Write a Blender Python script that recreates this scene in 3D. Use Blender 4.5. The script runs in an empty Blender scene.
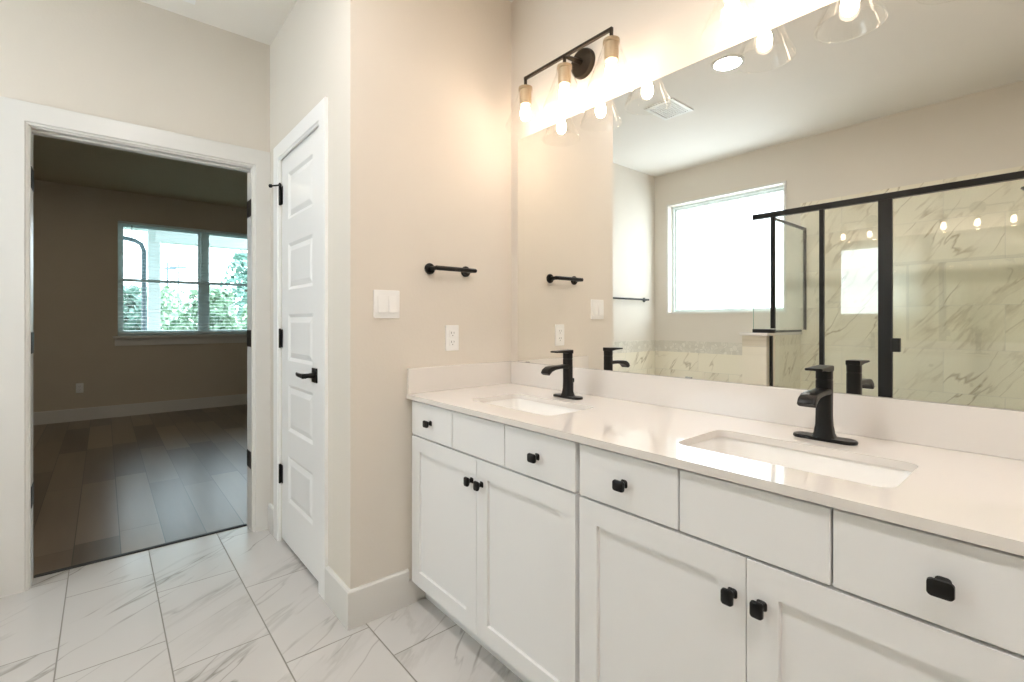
import bpy, bmesh, math, random
from mathutils import Vector, Matrix

PI = math.pi
SC = bpy.context.scene
COL = SC.collection
random.seed(4)

# ------------------------------------------------------------------ camera, world, exposure
FPX, YAW, EYE = 480.3, 40.37, 1.16
cam_d = bpy.data.cameras.new('camera')
cam = bpy.data.objects.new('camera', cam_d)
COL.objects.link(cam)
cam_d.sensor_fit = 'HORIZONTAL'
cam_d.sensor_width = 36.0
cam_d.lens = FPX / 1024 * 36.0
cam_d.shift_y = -19.7 / 1024
cam_d.clip_start = 0.02
cam.location = (0, 0, EYE)
cam.rotation_euler = (PI / 2, 0, -math.radians(YAW))
SC.camera = cam

world = bpy.data.worlds.new('daylight')
SC.world = world
world.use_nodes = True
wb = world.node_tree.nodes['Background']
wb.inputs[0].default_value = (0.84, 0.92, 1.0, 1)
wb.inputs[1].default_value = 3.4

SC.view_settings.view_transform = 'Standard'
SC.view_settings.look = 'None'
SC.view_settings.exposure = 1.27
SC.view_settings.gamma = 1.0
SC.view_settings.use_curve_mapping = False
BULB = 23.0            # vanity bulbs, emission strength
CAN = 94.0             # recessed ceiling light, shared by the added fill lights
BEDCAN = 56.0
cy = SC.cycles
cy.max_bounces = 14
cy.diffuse_bounces = 6
cy.glossy_bounces = 8
cy.transmission_bounces = 8
cy.transparent_max_bounces = 24
cy.sample_clamp_indirect = 6.0
cy.blur_glossy = 0.6
cy.use_denoising = True
try:
    cy.denoiser = 'OPENIMAGEDENOISE'
    cy.denoising_input_passes = 'RGB_ALBEDO_NORMAL'
except Exception:
    pass

# daylight portals in the two window openings (they only guide the sky's light in)
def portal(name, loc, rot, sx, sy):
    l = bpy.data.lights.new(name, 'AREA')
    l.shape = 'RECTANGLE'
    l.size, l.size_y = sx, sy
    o = bpy.data.objects.new(name, l)
    COL.objects.link(o)
    o.location = loc
    o.rotation_euler = rot
    l.cycles.is_portal = True

# daylight through the bathroom's frosted window: a window-sized area light just outside its pane
wl = bpy.data.lights.new('bath_window_daylight', 'AREA')
wl.shape = 'RECTANGLE'
wl.size, wl.size_y = 1.12, 1.14
wl.energy = 1.7
wl.color = (0.95, 0.955, 1.0)
wlo = bpy.data.objects.new('bath_window_daylight', wl)
COL.objects.link(wlo)
wlo.location = (-1.70, 2.2135, 1.81)
wlo.rotation_euler = (0, -PI / 2, 0)
portal('bedroom_window_portal', (1.04, 7.74, 1.685), (-PI / 2, 0, 0), 1.84, 1.42)

# ------------------------------------------------------------------ room numbers (metres)
XP, YT, XM, YD, ZC = 0.7126, 1.7833, 1.5122, 2.9422, 2.7126
XW, YR = -1.502, -1.6
YB = 7.545                     # bedroom far wall
YBI = 3.052                   # bedroom side of the doorway wall

# ------------------------------------------------------------------ materials
class NT:
    def __init__(s, name):
        s.m = bpy.data.materials.new(name)
        s.m.use_nodes = True
        s.t = s.m.node_tree
        s.p = s.t.nodes['Principled BSDF']
        s.out = s.t.nodes['Material Output']

    def n(s, typ, ins=None, **kw):
        nd = s.t.nodes.new(typ)
        for k, v in kw.items():
            setattr(nd, k, v)
        for k, v in (ins or {}).items():
            s.set(nd.inputs[k], v)
        return nd

    def set(s, sock, v):
        if isinstance(v, bpy.types.NodeSocket):
            s.t.links.new(v, sock)
        else:
            sock.default_value = v

    def math(s, op, a, b=0.0, clamp=False):
        nd = s.n('ShaderNodeMath', {0: a, 1: b}, operation=op)
        nd.use_clamp = clamp
        return nd.outputs[0]

    def mix(s, f, a, b):
        nd = s.n('ShaderNodeMix', data_type='RGBA')
        s.set(nd.inputs['Factor'], f)
        s.set(nd.inputs['A'], a)
        s.set(nd.inputs['B'], b)
        return nd.outputs['Result']

    def ramp(s, v, lo, hi, a=0.0, b=1.0):
        nd = s.n('ShaderNodeMapRange', {'Value': v, 'From Min': lo, 'From Max': hi, 'To Min': a, 'To Max': b})
        return nd.outputs[0]

    def noise(s, vec, scale, detail=2.0, rough=0.5, dist=0.0):
        nd = s.n('ShaderNodeTexNoise', {'Scale': scale, 'Detail': detail, 'Roughness': rough, 'Distortion': dist})
        if vec is not None:
            s.t.links.new(vec, nd.inputs['Vector'])
        return nd.outputs['Fac']

    def pos(s):
        return s.n('ShaderNodeNewGeometry').outputs['Position']

    def bump(s, h, strength, dist=0.01):
        nd = s.n('ShaderNodeBump', {'Height': h, 'Strength': strength, 'Distance': dist})
        s.t.links.new(nd.outputs[0], s.p.inputs['Normal'])


def C4(c):
    return (c[0], c[1], c[2], 1.0)


def srgb(r, g, b):
    f = lambda v: (v / 255 / 12.92) if v / 255 <= 0.04045 else ((v / 255 + 0.055) / 1.055) ** 2.4
    return (f(r), f(g), f(b))


def plain(name, col, rough=0.5, metal=0.0, spec=0.5, coat=0.0, var=0.03, bump=0.0, bscale=200.0):
    """A flat colour with a slight procedural unevenness."""
    k = NT(name)
    f = k.noise(k.pos(), 6.0, 3.0)
    a = tuple(max(0.0, c * (1 - var)) for c in col)
    b = tuple(min(1.0, c * (1 + var)) for c in col)
    k.set(k.p.inputs['Base Color'], k.mix(f, C4(a), C4(b)))
    k.p.inputs['Roughness'].default_value = rough
    k.p.inputs['Metallic'].default_value = metal
    k.p.inputs['Specular IOR Level'].default_value = spec
    if coat:
        k.p.inputs['Coat Weight'].default_value = coat
        k.p.inputs['Coat Roughness'].default_value = 0.05
    if bump:
        k.bump(k.noise(k.pos(), bscale, 3.0), bump, 0.004)
    return k.m


def glow(name, col, strength):
    k = NT(name)
    e = k.n('ShaderNodeEmission', {'Color': C4(col), 'Strength': strength})
    k.t.links.new(e.outputs[0], k.out.inputs['Surface'])
    return k.m


def thin_glass(name, tint, refl0, reflmax, rough=0.0, power=4.0):
    k = NT(name)
    tr = k.n('ShaderNodeBsdfTransparent', {'Color': C4(tint)})
    gl = k.n('ShaderNodeBsdfGlossy', {'Color': (1, 1, 1, 1), 'Roughness': rough})
    fac = k.n('ShaderNodeLayerWeight', {'Blend': 0.5}).outputs['Facing']
    pw = k.math('POWER', fac, power)
    f = k.math('ADD', k.math('MULTIPLY', pw, reflmax - refl0), refl0, clamp=True)
    mx = k.n('ShaderNodeMixShader')
    k.t.links.new(f, mx.inputs[0])
    k.t.links.new(tr.outputs[0], mx.inputs[1])
    k.t.links.new(gl.outputs[0], mx.inputs[2])
    k.t.links.new(mx.outputs[0], k.out.inputs['Surface'])
    return k.m


def tiles(name, ax_u, ax_v, w, h, u0, v0, stag, base, vein, grout, gw=0.003, rough=0.18, amount=1.0, angle=0.6):
    """Marble-look tiles: u across the columns (width w), v along them (length h); column k is shifted by -k*stag."""
    k = NT(name)
    sep = k.n('ShaderNodeSeparateXYZ')
    k.t.links.new(k.pos(), sep.inputs[0])
    U, V = sep.outputs[ax_u], sep.outputs[ax_v]
    cu = k.math('DIVIDE', k.math('SUBTRACT', U, u0), w)
    iu = k.math('FLOOR', cu)
    fu = k.math('FRACT', cu)
    cv = k.math('DIVIDE', k.math('ADD', k.math('SUBTRACT', V, v0), k.math('MULTIPLY', iu, stag)), h)
    iv = k.math('FLOOR', cv)
    fv = k.math('FRACT', cv)
    du = k.math('MULTIPLY', k.math('MINIMUM', fu, k.math('SUBTRACT', 1.0, fu)), w)
    dv = k.math('MULTIPLY', k.math('MINIMUM', fv, k.math('SUBTRACT', 1.0, fv)), h)
    d = k.math('MINIMUM', du, dv)
    g = k.ramp(d, gw * 0.35, gw * 0.8)                      # 0 in the joint
    cell = k.n('ShaderNodeCombineXYZ', {0: iu, 1: iv, 2: 0.0})
    wn = k.n('ShaderNodeTexWhiteNoise', noise_dimensions='3D')
    k.t.links.new(cell.outputs[0], wn.inputs['Vector'])
    rnd = wn.outputs['Color']
    shift = k.n('ShaderNodeVectorMath', {0: rnd, 1: (9.0, 9.0, 9.0)}, operation='MULTIPLY')
    uv = k.n('ShaderNodeCombineXYZ', {0: U, 1: V, 2: 0.0})
    add = k.n('ShaderNodeVectorMath', {0: uv.outputs[0], 1: shift.outputs[0]}, operation='ADD')
    mp = k.n('ShaderNodeMapping', {'Rotation': (0, 0, angle), 'Scale': (1.9, 0.40, 1.0)}, vector_type='TEXTURE')
    k.t.links.new(uv.outputs[0], mp.inputs[0])
    add = k.n('ShaderNodeVectorMath', {0: mp.outputs[0], 1: shift.outputs[0]}, operation='ADD')
    n1 = k.noise(add.outputs[0], 1.7, 4.0, 0.5, 0.35)
    v1 = k.ramp(k.math('ABSOLUTE', k.math('SUBTRACT', n1, 0.5)), 0.0, 0.012, 1.0, 0.0)
    n2 = k.noise(add.outputs[0], 2.3, 5.0, 0.55, 0.5)
    v2 = k.ramp(k.math('ABSOLUTE', k.math('SUBTRACT', n2, 0.47)), 0.0, 0.035, 1.0, 0.0)
    cloud = k.ramp(k.noise(add.outputs[0], 1.2, 2.0), 0.44, 0.66)
    msk = k.ramp(k.noise(uv.outputs[0], 3.1, 2.0), 0.42, 0.60)
    vv = k.math('ADD', k.math('MULTIPLY', k.math('MULTIPLY', v1, msk), 0.7), k.math('MULTIPLY', k.math('MULTIPLY', v2, cloud), 0.45))
    vv = k.math('MULTIPLY', k.math('ADD', vv, k.math('MULTIPLY', cloud, 0.14)), amount, clamp=True)
    col = k.mix(vv, C4(base), C4(vein))
    col = k.mix(g, C4(grout), col)
    k.set(k.p.inputs['Base Color'], col)
    k.set(k.p.inputs['Roughness'], k.ramp(g, 0.0, 1.0, 0.7, rough))
    k.bump(g, 0.25, 0.002)
    return k.m


def planks(name):
    k = NT(name)
    sep = k.n('ShaderNodeSeparateXYZ')
    k.t.links.new(k.pos(), sep.inputs[0])
    U, V = sep.outputs[0], sep.outputs[1]
    w, h = 0.182, 1.22
    cu = k.math('DIVIDE', k.math('ADD', U, 5.03), w)
    iu = k.math('FLOOR', cu)
    fu = k.math('FRACT', cu)
    wn0 = k.n('ShaderNodeTexWhiteNoise', noise_dimensions='1D')
    k.t.links.new(iu, wn0.inputs['W'])
    cv = k.math('ADD', k.math('DIVIDE', V, h), wn0.outputs['Value'])
    iv = k.math('FLOOR', cv)
    fv = k.math('FRACT', cv)
    d = k.math('MINIMUM', k.math('MULTIPLY', k.math('MINIMUM', fu, k.math('SUBTRACT', 1.0, fu)), w),
               k.math('MULTIPLY', k.math('MINIMUM', fv, k.math('SUBTRACT', 1.0, fv)), h))
    g = k.ramp(d, 0.0008, 0.003)
    cell = k.n('ShaderNodeCombineXYZ', {0: iu, 1: iv, 2: 0.0})
    wn = k.n('ShaderNodeTexWhiteNoise', noise_dimensions='3D')
    k.t.links.new(cell.outputs[0], wn.inputs['Vector'])
    uv = k.n('ShaderNodeCombineXYZ', {0: k.math('MULTIPLY', U, 14.0), 1: k.math('MULTIPLY', V, 1.6), 2: k.math('MULTIPLY', wn.outputs['Value'], 30.0)})
    gr = k.noise(uv.outputs[0], 1.3, 3.0, 0.5, 0.2)
    t = k.math('ADD', k.math('MULTIPLY', wn.outputs['Value'], 0.65), k.math('MULTIPLY', gr, 0.22), clamp=True)
    col = k.mix(t, C4(srgb(60, 46, 34)), C4(srgb(158, 138, 116)))
    col = k.mix(g, C4(srgb(48, 40, 33)), col)
    k.set(k.p.inputs['Base Color'], col)
    k.p.inputs['Roughness'].default_value = 0.3
    k.p.inputs['Specular IOR Level'].default_value = 0.6
    k.bump(g, 0.12, 0.001)
    return k.m


def mosaic(name):
    k = NT(name)
    vo = k.n('ShaderNodeTexVoronoi', {'Scale': 26.0}, feature='F1')
    k.t.links.new(k.pos(), vo.inputs['Vector'])
    ed = k.n('ShaderNodeTexVoronoi', {'Scale': 26.0}, feature='DISTANCE_TO_EDGE')
    k.t.links.new(k.pos(), ed.inputs['Vector'])
    sp = k.n('ShaderNodeSeparateColor')
    k.t.links.new(vo.outputs['Color'], sp.inputs[0])
    col = k.mix(sp.outputs[0], C4(srgb(206, 200, 186)), C4(srgb(226, 221, 209)))
    g = k.ramp(ed.outputs['Distance'], 0.02, 0.07)
    col = k.mix(g, C4(srgb(205, 200, 188)), col)
    k.set(k.p.inputs['Base Color'], col)
    k.p.inputs['Roughness'].default_value = 0.4
    return k.m


def leaf_mat(name, a, b):
    k = NT(name)
    f = k.noise(k.pos(), 3.0, 4.0, 0.7)
    k.set(k.p.inputs['Base Color'], k.mix(k.ramp(f, 0.3, 0.7), C4(a), C4(b)))
    k.p.inputs['Roughness'].default_value = 0.6
    return k.m


def rain_glass(name):
    """Obscure bathroom glass: part clear, part scattering, with a rain-like ripple."""
    k = NT(name)
    mp = k.n('ShaderNodeMapping', {'Scale': (1.0, 1.0, 0.35)})
    k.t.links.new(k.pos(), mp.inputs[0])
    f = k.noise(mp.outputs[0], 38.0, 3.0, 0.6, 0.8)
    t = k.ramp(f, 0.35, 0.68, 0.78, 1.0)
    cl = k.n('ShaderNodeCombineColor', {0: k.math('MULTIPLY', t, 0.97), 1: k.math('MULTIPLY', t, 1.0), 2: t})
    tr = k.n('ShaderNodeBsdfTransparent')
    k.t.links.new(cl.outputs[0], tr.inputs['Color'])
    tl = k.n('ShaderNodeBsdfTranslucent', {'Color': (0.95, 0.98, 1.0, 1)})
    mx = k.n('ShaderNodeMixShader', {0: 0.42})
    k.t.links.new(tr.outputs[0], mx.inputs[1])
    k.t.links.new(tl.outputs[0], mx.inputs[2])
    k.t.links.new(mx.outputs[0], k.out.inputs['Surface'])
    return k.m


M = {}
M['paint'] = plain('greige_wall_paint', srgb(221, 214, 203), 0.62, spec=0.3, var=0.012, bump=0.10, bscale=90.0)
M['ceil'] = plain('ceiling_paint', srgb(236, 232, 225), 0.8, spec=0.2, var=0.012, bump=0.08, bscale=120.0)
M['bedpaint'] = plain('bedroom_wall_paint', srgb(206, 196, 180), 0.7, spec=0.2, var=0.012)
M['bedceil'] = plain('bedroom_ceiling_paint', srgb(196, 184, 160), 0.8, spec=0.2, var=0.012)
M['trim'] = plain('white_trim_enamel', srgb(222, 220, 215), 0.32, var=0.01)
M['door'] = plain('white_door_enamel', srgb(243, 242, 240), 0.32, var=0.006)
M['cab'] = plain('white_cabinet_lacquer', srgb(232, 232, 231), 0.36, var=0.008)
M['quartz'] = plain('white_quartz', srgb(226, 221, 215), 0.07, var=0.012)
M['ceramic'] = plain('white_ceramic', srgb(244, 242, 238), 0.10, var=0.005)
M['black'] = plain('matte_black_metal', (0.008, 0.0075, 0.007), 0.33, spec=0.28, var=0.1)
M['bronze'] = plain('oil_rubbed_bronze', (0.05, 0.038, 0.026), 0.32, metal=0.7, var=0.12)
M['socket'] = plain('brushed_bronze_socket', (0.42, 0.32, 0.20), 0.42, metal=0.4, var=0.1)
M['plate'] = plain('white_plastic', srgb(240, 240, 238), 0.3, var=0.005)
M['dark'] = plain('dark_slot', (0.02, 0.02, 0.02), 0.6)
M['steel'] = plain('satin_steel', (0.6, 0.6, 0.6), 0.25, metal=1.0)
M['vinyl'] = plain('white_vinyl', srgb(226, 236, 236), 0.4, var=0.01)
M['mosaic'] = mosaic('stone_mosaic')
M['floor'] = tiles('marble_floor_tile', 0, 1, 0.2965, 0.605, 0.174, 1.94, 0.2017,
                   srgb(205, 202, 198), srgb(132, 127, 119), srgb(138, 134, 126), 0.0042, 0.16, 0.85, 0.60)
M['tile_yz'] = tiles('marble_wall_tile', 2, 1, 0.305, 0.61, 0.05, 0.0, 0.305,
                     srgb(238, 231, 213), srgb(168, 153, 124), srgb(205, 200, 188), 0.002, 0.12, 1.1, -0.65)
M['tile_xz'] = tiles('marble_return_tile', 2, 0, 0.305, 0.61, 0.05, 0.25, 0.305,
                     srgb(238, 231, 213), srgb(168, 153, 124), srgb(205, 200, 188), 0.002, 0.12, 1.1, -0.65)
M['wood'] = planks('vinyl_plank')
M['glass'] = thin_glass('shower_glass', (0.968, 0.988, 0.975), 0.06, 0.7)
M['glass_edge'] = plain('green_glass_edge', srgb(120, 168, 150), 0.1)
M['shade'] = thin_glass('clear_shade_glass', (0.985, 0.985, 0.98), 0.05, 0.75, 0.03, 2.6)
M['pane'] = thin_glass('window_glass', (0.93, 0.975, 0.975), 0.05, 0.5)
M['rain'] = rain_glass('obscure_glass')
M['bulb'] = glow('bulb_glow', (1.0, 0.78, 0.62), BULB)
M['can'] = glow('ceiling_lamp_glow', (1.0, 0.965, 0.95), CAN)
M['bedcan'] = glow('bedroom_lamp_glow', (1.0, 0.86, 0.66), BEDCAN)
k = NT('silvered_mirror')
gl = k.n('ShaderNodeBsdfGlossy', {'Color': (0.955, 0.955, 0.925, 1), 'Roughness': 0.0})
k.t.links.new(gl.outputs[0], k.out.inputs['Surface'])
M['mirror'] = k.m
M['slat'] = plain('white_blind_slat', srgb(232, 240, 240), 0.4)
M['lawn'] = leaf_mat('lawn_grass', srgb(50, 70, 48), srgb(84, 104, 72))
M['leaf1'] = leaf_mat('foliage_blue_green', srgb(88, 130, 118), srgb(150, 184, 172))
M['leaf2'] = leaf_mat('foliage_pale_green', srgb(108, 146, 122), srgb(176, 200, 170))
M['bark'] = plain('bark', srgb(90, 78, 66), 0.8, var=0.2)
M['pipe'] = plain('grey_pipe', srgb(92, 112, 122), 0.5)

# ------------------------------------------------------------------ objects and mesh helpers
ORG = {}


def root_of(o):
    while o.parent:
        o = o.parent
    return o


def obj(name, bm, mat, parent=None, loc=None, smooth=None):
    """Link the shape in bm (built in world coordinates) as ONE mesh object."""
    if parent is not None:
        org = ORG[root_of(parent)]
    else:
        org = Vector(loc) if loc is not None else Vector((0, 0, 0))
    bmesh.ops.translate(bm, verts=bm.verts, vec=-org)
    bmesh.ops.recalc_face_normals(bm, faces=bm.faces)
    me = bpy.data.meshes.new(name)
    bm.to_mesh(me)
    bm.free()
    mats = mat if isinstance(mat, (list, tuple)) else [mat]
    for m in mats:
        me.materials.append(m)
    if smooth is not None:
        me.polygons.foreach_set('use_smooth', [True] * len(me.polygons))
        me.set_sharp_from_angle(angle=math.radians(smooth))
    o = bpy.data.objects.new(name, me)
    COL.objects.link(o)
    if parent is not None:
        o.parent = parent
    else:
        o.location = org
        ORG[o] = org
    return o


def tag(o, label, cat, group=None, kind=None):
    o['label'] = label
    o['category'] = cat
    if group:
        o['group'] = group
    if kind:
        o['kind'] = kind
    return o


def thing(name, label, cat, loc, group=None, kind=None):
    o = bpy.data.objects.new(name, None)
    COL.objects.link(o)
    o.location = loc
    o.empty_display_size = 0.05
    ORG[o] = Vector(loc)
    return tag(o, label, cat, group, kind)


def dup(root, shift, label):
    """A copy of a thing with copies of its parts and sub-parts."""
    r = root.copy()
    COL.objects.link(r)
    r.location = Vector(root.location) + Vector(shift)
    r['label'] = label
    ORG[r] = Vector(r.location)
    def kids(a, b):
        for ch in [c for c in bpy.data.objects if c.parent == a]:
            c = ch.copy()
            COL.objects.link(c)
            c.parent = b
            kids(ch, c)
    kids(root, r)
    return r


def BM():
    return bmesh.new()


def box(bm, x0, x1, y0, y1, z0, z1, bev=0.0, seg=2):
    vs = [bm.verts.new((x, y, z)) for x in (x0, x1) for y in (y0, y1) for z in (z0, z1)]
    fs = [(0, 1, 3, 2), (4, 6, 7, 5), (0, 4, 5, 1), (2, 3, 7, 6), (0, 2, 6, 4), (1, 5, 7, 3)]
    faces = [bm.faces.new([vs[i] for i in f]) for f in fs]
    if bev > 0:
        es = list({e for f in faces for e in f.edges})
        bmesh.ops.bevel(bm, geom=es, offset=bev, segments=seg, affect='EDGES', profile=0.5)
    return bm


def loft(bm, rings, cap0=True, cap1=True, close=True):
    vr = [[bm.verts.new(p) for p in r] for r in rings]
    n = len(vr[0])
    for a, b in zip(vr, vr[1:]):
        for i in range(n if close else n - 1):
            j = (i + 1) % n
            bm.faces.new((a[i], a[j], b[j], b[i]))
    if cap0:
        bm.faces.new(vr[0][::-1])
    if cap1:
        bm.faces.new(vr[-1])
    return bm


def rrect(cx, cyy, w, h, r, n=5):
    """Rounded rectangle outline in 2D, counter-clockwise."""
    r = min(r, w / 2 - 1e-5, h / 2 - 1e-5)
    pts = []
    for (sx, sy, a0) in ((1, 1, 0), (-1, 1, PI / 2), (-1, -1, PI), (1, -1, 1.5 * PI)):
        for i in range(n + 1):
            a = a0 + PI / 2 * i / n
            pts.append((cx + sx * (w / 2 - r) + r * math.cos(a), cyy + sy * (h / 2 - r) + r * math.sin(a)))
    return pts


def basis(d):
    d = Vector(d).normalized()
    up = Vector((0, 0, 1)) if abs(d.z) < 0.9 else Vector((1, 0, 0))
    a = d.cross(up).normalized()
    return a, a.cross(d).normalized(), d


def lathe(bm, prof, c, axis=(0, 0, 1), seg=28, cap0=True, cap1=True):
    """prof: (radius, height along axis) pairs."""
    a, b, d = basis(axis)
    c = Vector(c)
    rings = []
    for r, h in prof:
        r = max(r, 1e-4)
        rings.append([c + d * h + (a * math.cos(2 * PI * i / seg) + b * math.sin(2 * PI * i / seg)) * r for i in range(seg)])
    return loft(bm, rings, cap0, cap1)


def tube(bm, pts, r, seg=12, cap=True):
    pts = [Vector(p) for p in pts]
    rad = r if isinstance(r, (list, tuple)) else [r] * len(pts)
    rings = []
    pa = None
    for i, p in enumerate(pts):
        d = (pts[min(i + 1, len(pts) - 1)] - pts[max(i - 1, 0)]).normalized()
        if pa is None:
            a, b, _ = basis(d)
        else:
            a = (pa - d * pa.dot(d)).normalized()
            b = a.cross(d).normalized()
        pa = a
        rings.append([p + (a * math.cos(2 * PI * j / seg) + b * math.sin(2 * PI * j / seg)) * rad[i] for j in range(seg)])
    return loft(bm, rings, cap, cap)


def slab_holes(bm, us, vs, holes, P, w0, w1):
    """A slab w0..w1 thick over the grid us x vs, minus the hole rectangles; P(u, v, w) gives the world point."""
    us = sorted(set(us + [h[i] for h in holes for i in (0, 1)]))
    vs = sorted(set(vs + [h[i] for h in holes for i in (2, 3)]))
    cache = {}
    def V(i, j, w):
        key = (i, j, w)
        if key not in cache:
            cache[key] = bm.verts.new(P(us[i], vs[j], w))
        return cache[key]
    def solid(i, j):
        if i < 0 or j < 0 or i >= len(us) - 1 or j >= len(vs) - 1:
            return False
        cu, cv = (us[i] + us[i + 1]) / 2, (vs[j] + vs[j + 1]) / 2
        return not any(h[0] < cu < h[1] and h[2] < cv < h[3] for h in holes)
    for i in range(len(us) - 1):
        for j in range(len(vs) - 1):
            if not solid(i, j):
                continue
            for w in (w0, w1):
                bm.faces.new((V(i, j, w), V(i + 1, j, w), V(i + 1, j + 1, w), V(i, j + 1, w)))
            for (di, dj, a, b) in ((-1, 0, (i, j), (i, j + 1)), (1, 0, (i + 1, j), (i + 1, j + 1)), (0, -1, (i, j), (i + 1, j)), (0, 1, (i, j + 1), (i + 1, j + 1))):
                if not solid(i + di, j + dj):
                    bm.faces.new((V(*a, w0), V(*b, w0), V(*b, w1), V(*a, w1)))
    return bm


def panelled(bm, u0, u1, v0, v1, P, thick, panels, steps):
    """A door leaf with framed panels: face at w=0, back at w=-thick; steps = (inset, depth) loops inside each panel."""
    us = sorted({u0, u1} | {p[i] for p in panels for i in (0, 1)})
    vs = sorted({v0, v1} | {p[i] for p in panels for i in (2, 3)})
    cache = {}
    def V(u, v, w):
        key = (round(u, 5), round(v, 5), round(w, 5))
        if key not in cache:
            cache[key] = bm.verts.new(P(u, v, w))
        return cache[key]
    for i in range(len(us) - 1):
        for j in range(len(vs) - 1):
            cu, cv = (us[i] + us[i + 1]) / 2, (vs[j] + vs[j + 1]) / 2
            q = [(us[i], vs[j]), (us[i + 1], vs[j]), (us[i + 1], vs[j + 1]), (us[i], vs[j + 1])]
            bm.faces.new([V(*a, -thick) for a in q])
            if not any(p[0] < cu < p[1] and p[2] < cv < p[3] for p in panels):
                bm.faces.new([V(*a, 0.0) for a in q])
    for i in range(len(us) - 1):
        for v in (v0, v1):
            bm.faces.new((V(us[i], v, 0), V(us[i + 1], v, 0), V(us[i + 1], v, -thick), V(us[i], v, -thick)))
    for j in range(len(vs) - 1):
        for u in (u0, u1):
            bm.faces.new((V(u, vs[j], 0), V(u, vs[j + 1], 0), V(u, vs[j + 1], -thick), V(u, vs[j], -thick)))
    for p in panels:
        prev = [(p[0], p[2], 0.0), (p[1], p[2], 0.0), (p[1], p[3], 0.0), (p[0], p[3], 0.0)]
        for (ins, dep) in steps:
            cur = [(p[0] + ins, p[2] + ins, -dep), (p[1] - ins, p[2] + ins, -dep), (p[1] - ins, p[3] - ins, -dep), (p[0] + ins, p[3] - ins, -dep)]
            for a in range(4):
                b = (a + 1) % 4
                bm.faces.new((V(*prev[a]), V(*prev[b]), V(*cur[b]), V(*cur[a])))
            prev = cur
        bm.faces.new([V(*a) for a in prev])
    return bm


def casing(bm, u0, u1, zt, P, prof, topx=1.0):
    """Door casing around the opening u0..u1 up to zt; prof = (distance outward, height off the wall)."""
    rings = []
    for (d, h) in prof:
        rings.append([P(u0 - d, 0.0, h), P(u0 - d, zt + d * topx, h), P(u1 + d, zt + d * topx, h), P(u1 + d, 0.0, h)])
    rings.append(rings[0])
    vr = [[bm.verts.new(p) for p in r] for r in rings[:-1]]
    n = len(vr)
    for i in range(n):
        a, b = vr[i], vr[(i + 1) % n]
        for j in range(3):
            bm.faces.new((a[j], a[j + 1], b[j + 1], b[j]))
    bm.faces.new([v[0] for v in vr])
    bm.faces.new([v[3] for v in vr][::-1])
    return bm


def struct(name, bm, mat, label, cat, parent=None, smooth=None):
    o = obj(name, bm, mat, parent, smooth=smooth)
    if parent is None:
        tag(o, label, cat, None, 'structure')
    return o


# ------------------------------------------------------------------ the shell
struct('floor', box(BM(), XW - 0.12, XM + 0.12, YR - 0.12, 3.06, -0.08, 0.0), M['floor'], 'white marble tile floor of the bathroom with grey veins', 'floor')
struct('floor_bedroom', box(BM(), -2.6, 2.9, 3.06, YB + 0.12, -0.08, 0.0), M['wood'], 'brown wood plank floor of the dim bedroom beyond the doorway', 'floor')
struct('ceiling', box(BM(), XW - 0.12, XM + 0.12, YR - 0.12, YBI, ZC, ZC + 0.1), M['ceil'], 'pale ceiling of the bathroom', 'ceiling')
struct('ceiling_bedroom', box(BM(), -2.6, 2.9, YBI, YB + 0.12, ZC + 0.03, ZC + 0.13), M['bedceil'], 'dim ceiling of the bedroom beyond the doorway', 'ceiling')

PX = lambda x: (lambda u, v, w: (x + w, u, v))       # wall across x: u = y, v = z
PY = lambda y: (lambda u, v, w: (u, y + w, v))       # wall across y: u = x, v = z

struct('wall_mirror', box(BM(), XM, XM + 0.12, YR - 0.12, YT, 0, ZC), M['paint'], 'warm lit wall above the vanity carrying the mirror', 'wall')
struct('wall_towel', box(BM(), XP, XM + 0.12, YT, YT + 0.1, 0, ZC), M['paint'], 'peach lit wall with the short towel bar and switch plate', 'wall')
PDY0, PDY1, PDZ = 2.113, 2.722, 2.018                # pantry door opening
struct('wall_closet', slab_holes(BM(), [YT + 0.1, YD], [0, ZC], [(PDY0 - 0.015, PDY1 + 0.015, -1, PDZ + 0.015)], PX(XP), 0.0, 0.1), M['paint'],
       'grey white wall holding the narrow panelled closet door', 'wall')
DX0, DX1, DZ = -0.242, 0.621, 2.003                  # clear doorway
struct('wall_doorway', slab_holes(BM(), [XW - 0.12, XM + 0.12], [0, ZC], [(DX0 - 0.018, DX1 + 0.018, -1, DZ + 0.018)], PY(YD), 0.0, YBI - YD), M['paint'],
       'greige wall pierced by the doorway to the bedroom', 'wall')
WY0, WY1, WZ0, WZ1 = 1.648, 2.780, 1.249, 2.368      # bathroom window opening
struct('wall_window', slab_holes(BM(), [YR - 0.12, YD], [0, ZC], [(WY0, WY1, WZ0, WZ1)], PX(XW), -0.16, 0.0), M['paint'],
       'greige wall with the frosted window, seen in the mirror', 'wall')
struct('wall_rear', box(BM(), XW, XM, YR - 0.12, YR, 0, ZC), M['paint'], 'plain greige wall at the back of the bathroom', 'wall')

struct('wall_closet_side', box(BM(), XM, XM + 0.12, YT + 0.1, YD, 0, ZC), M['paint'], 'inner side wall of the closet', 'wall')

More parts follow.
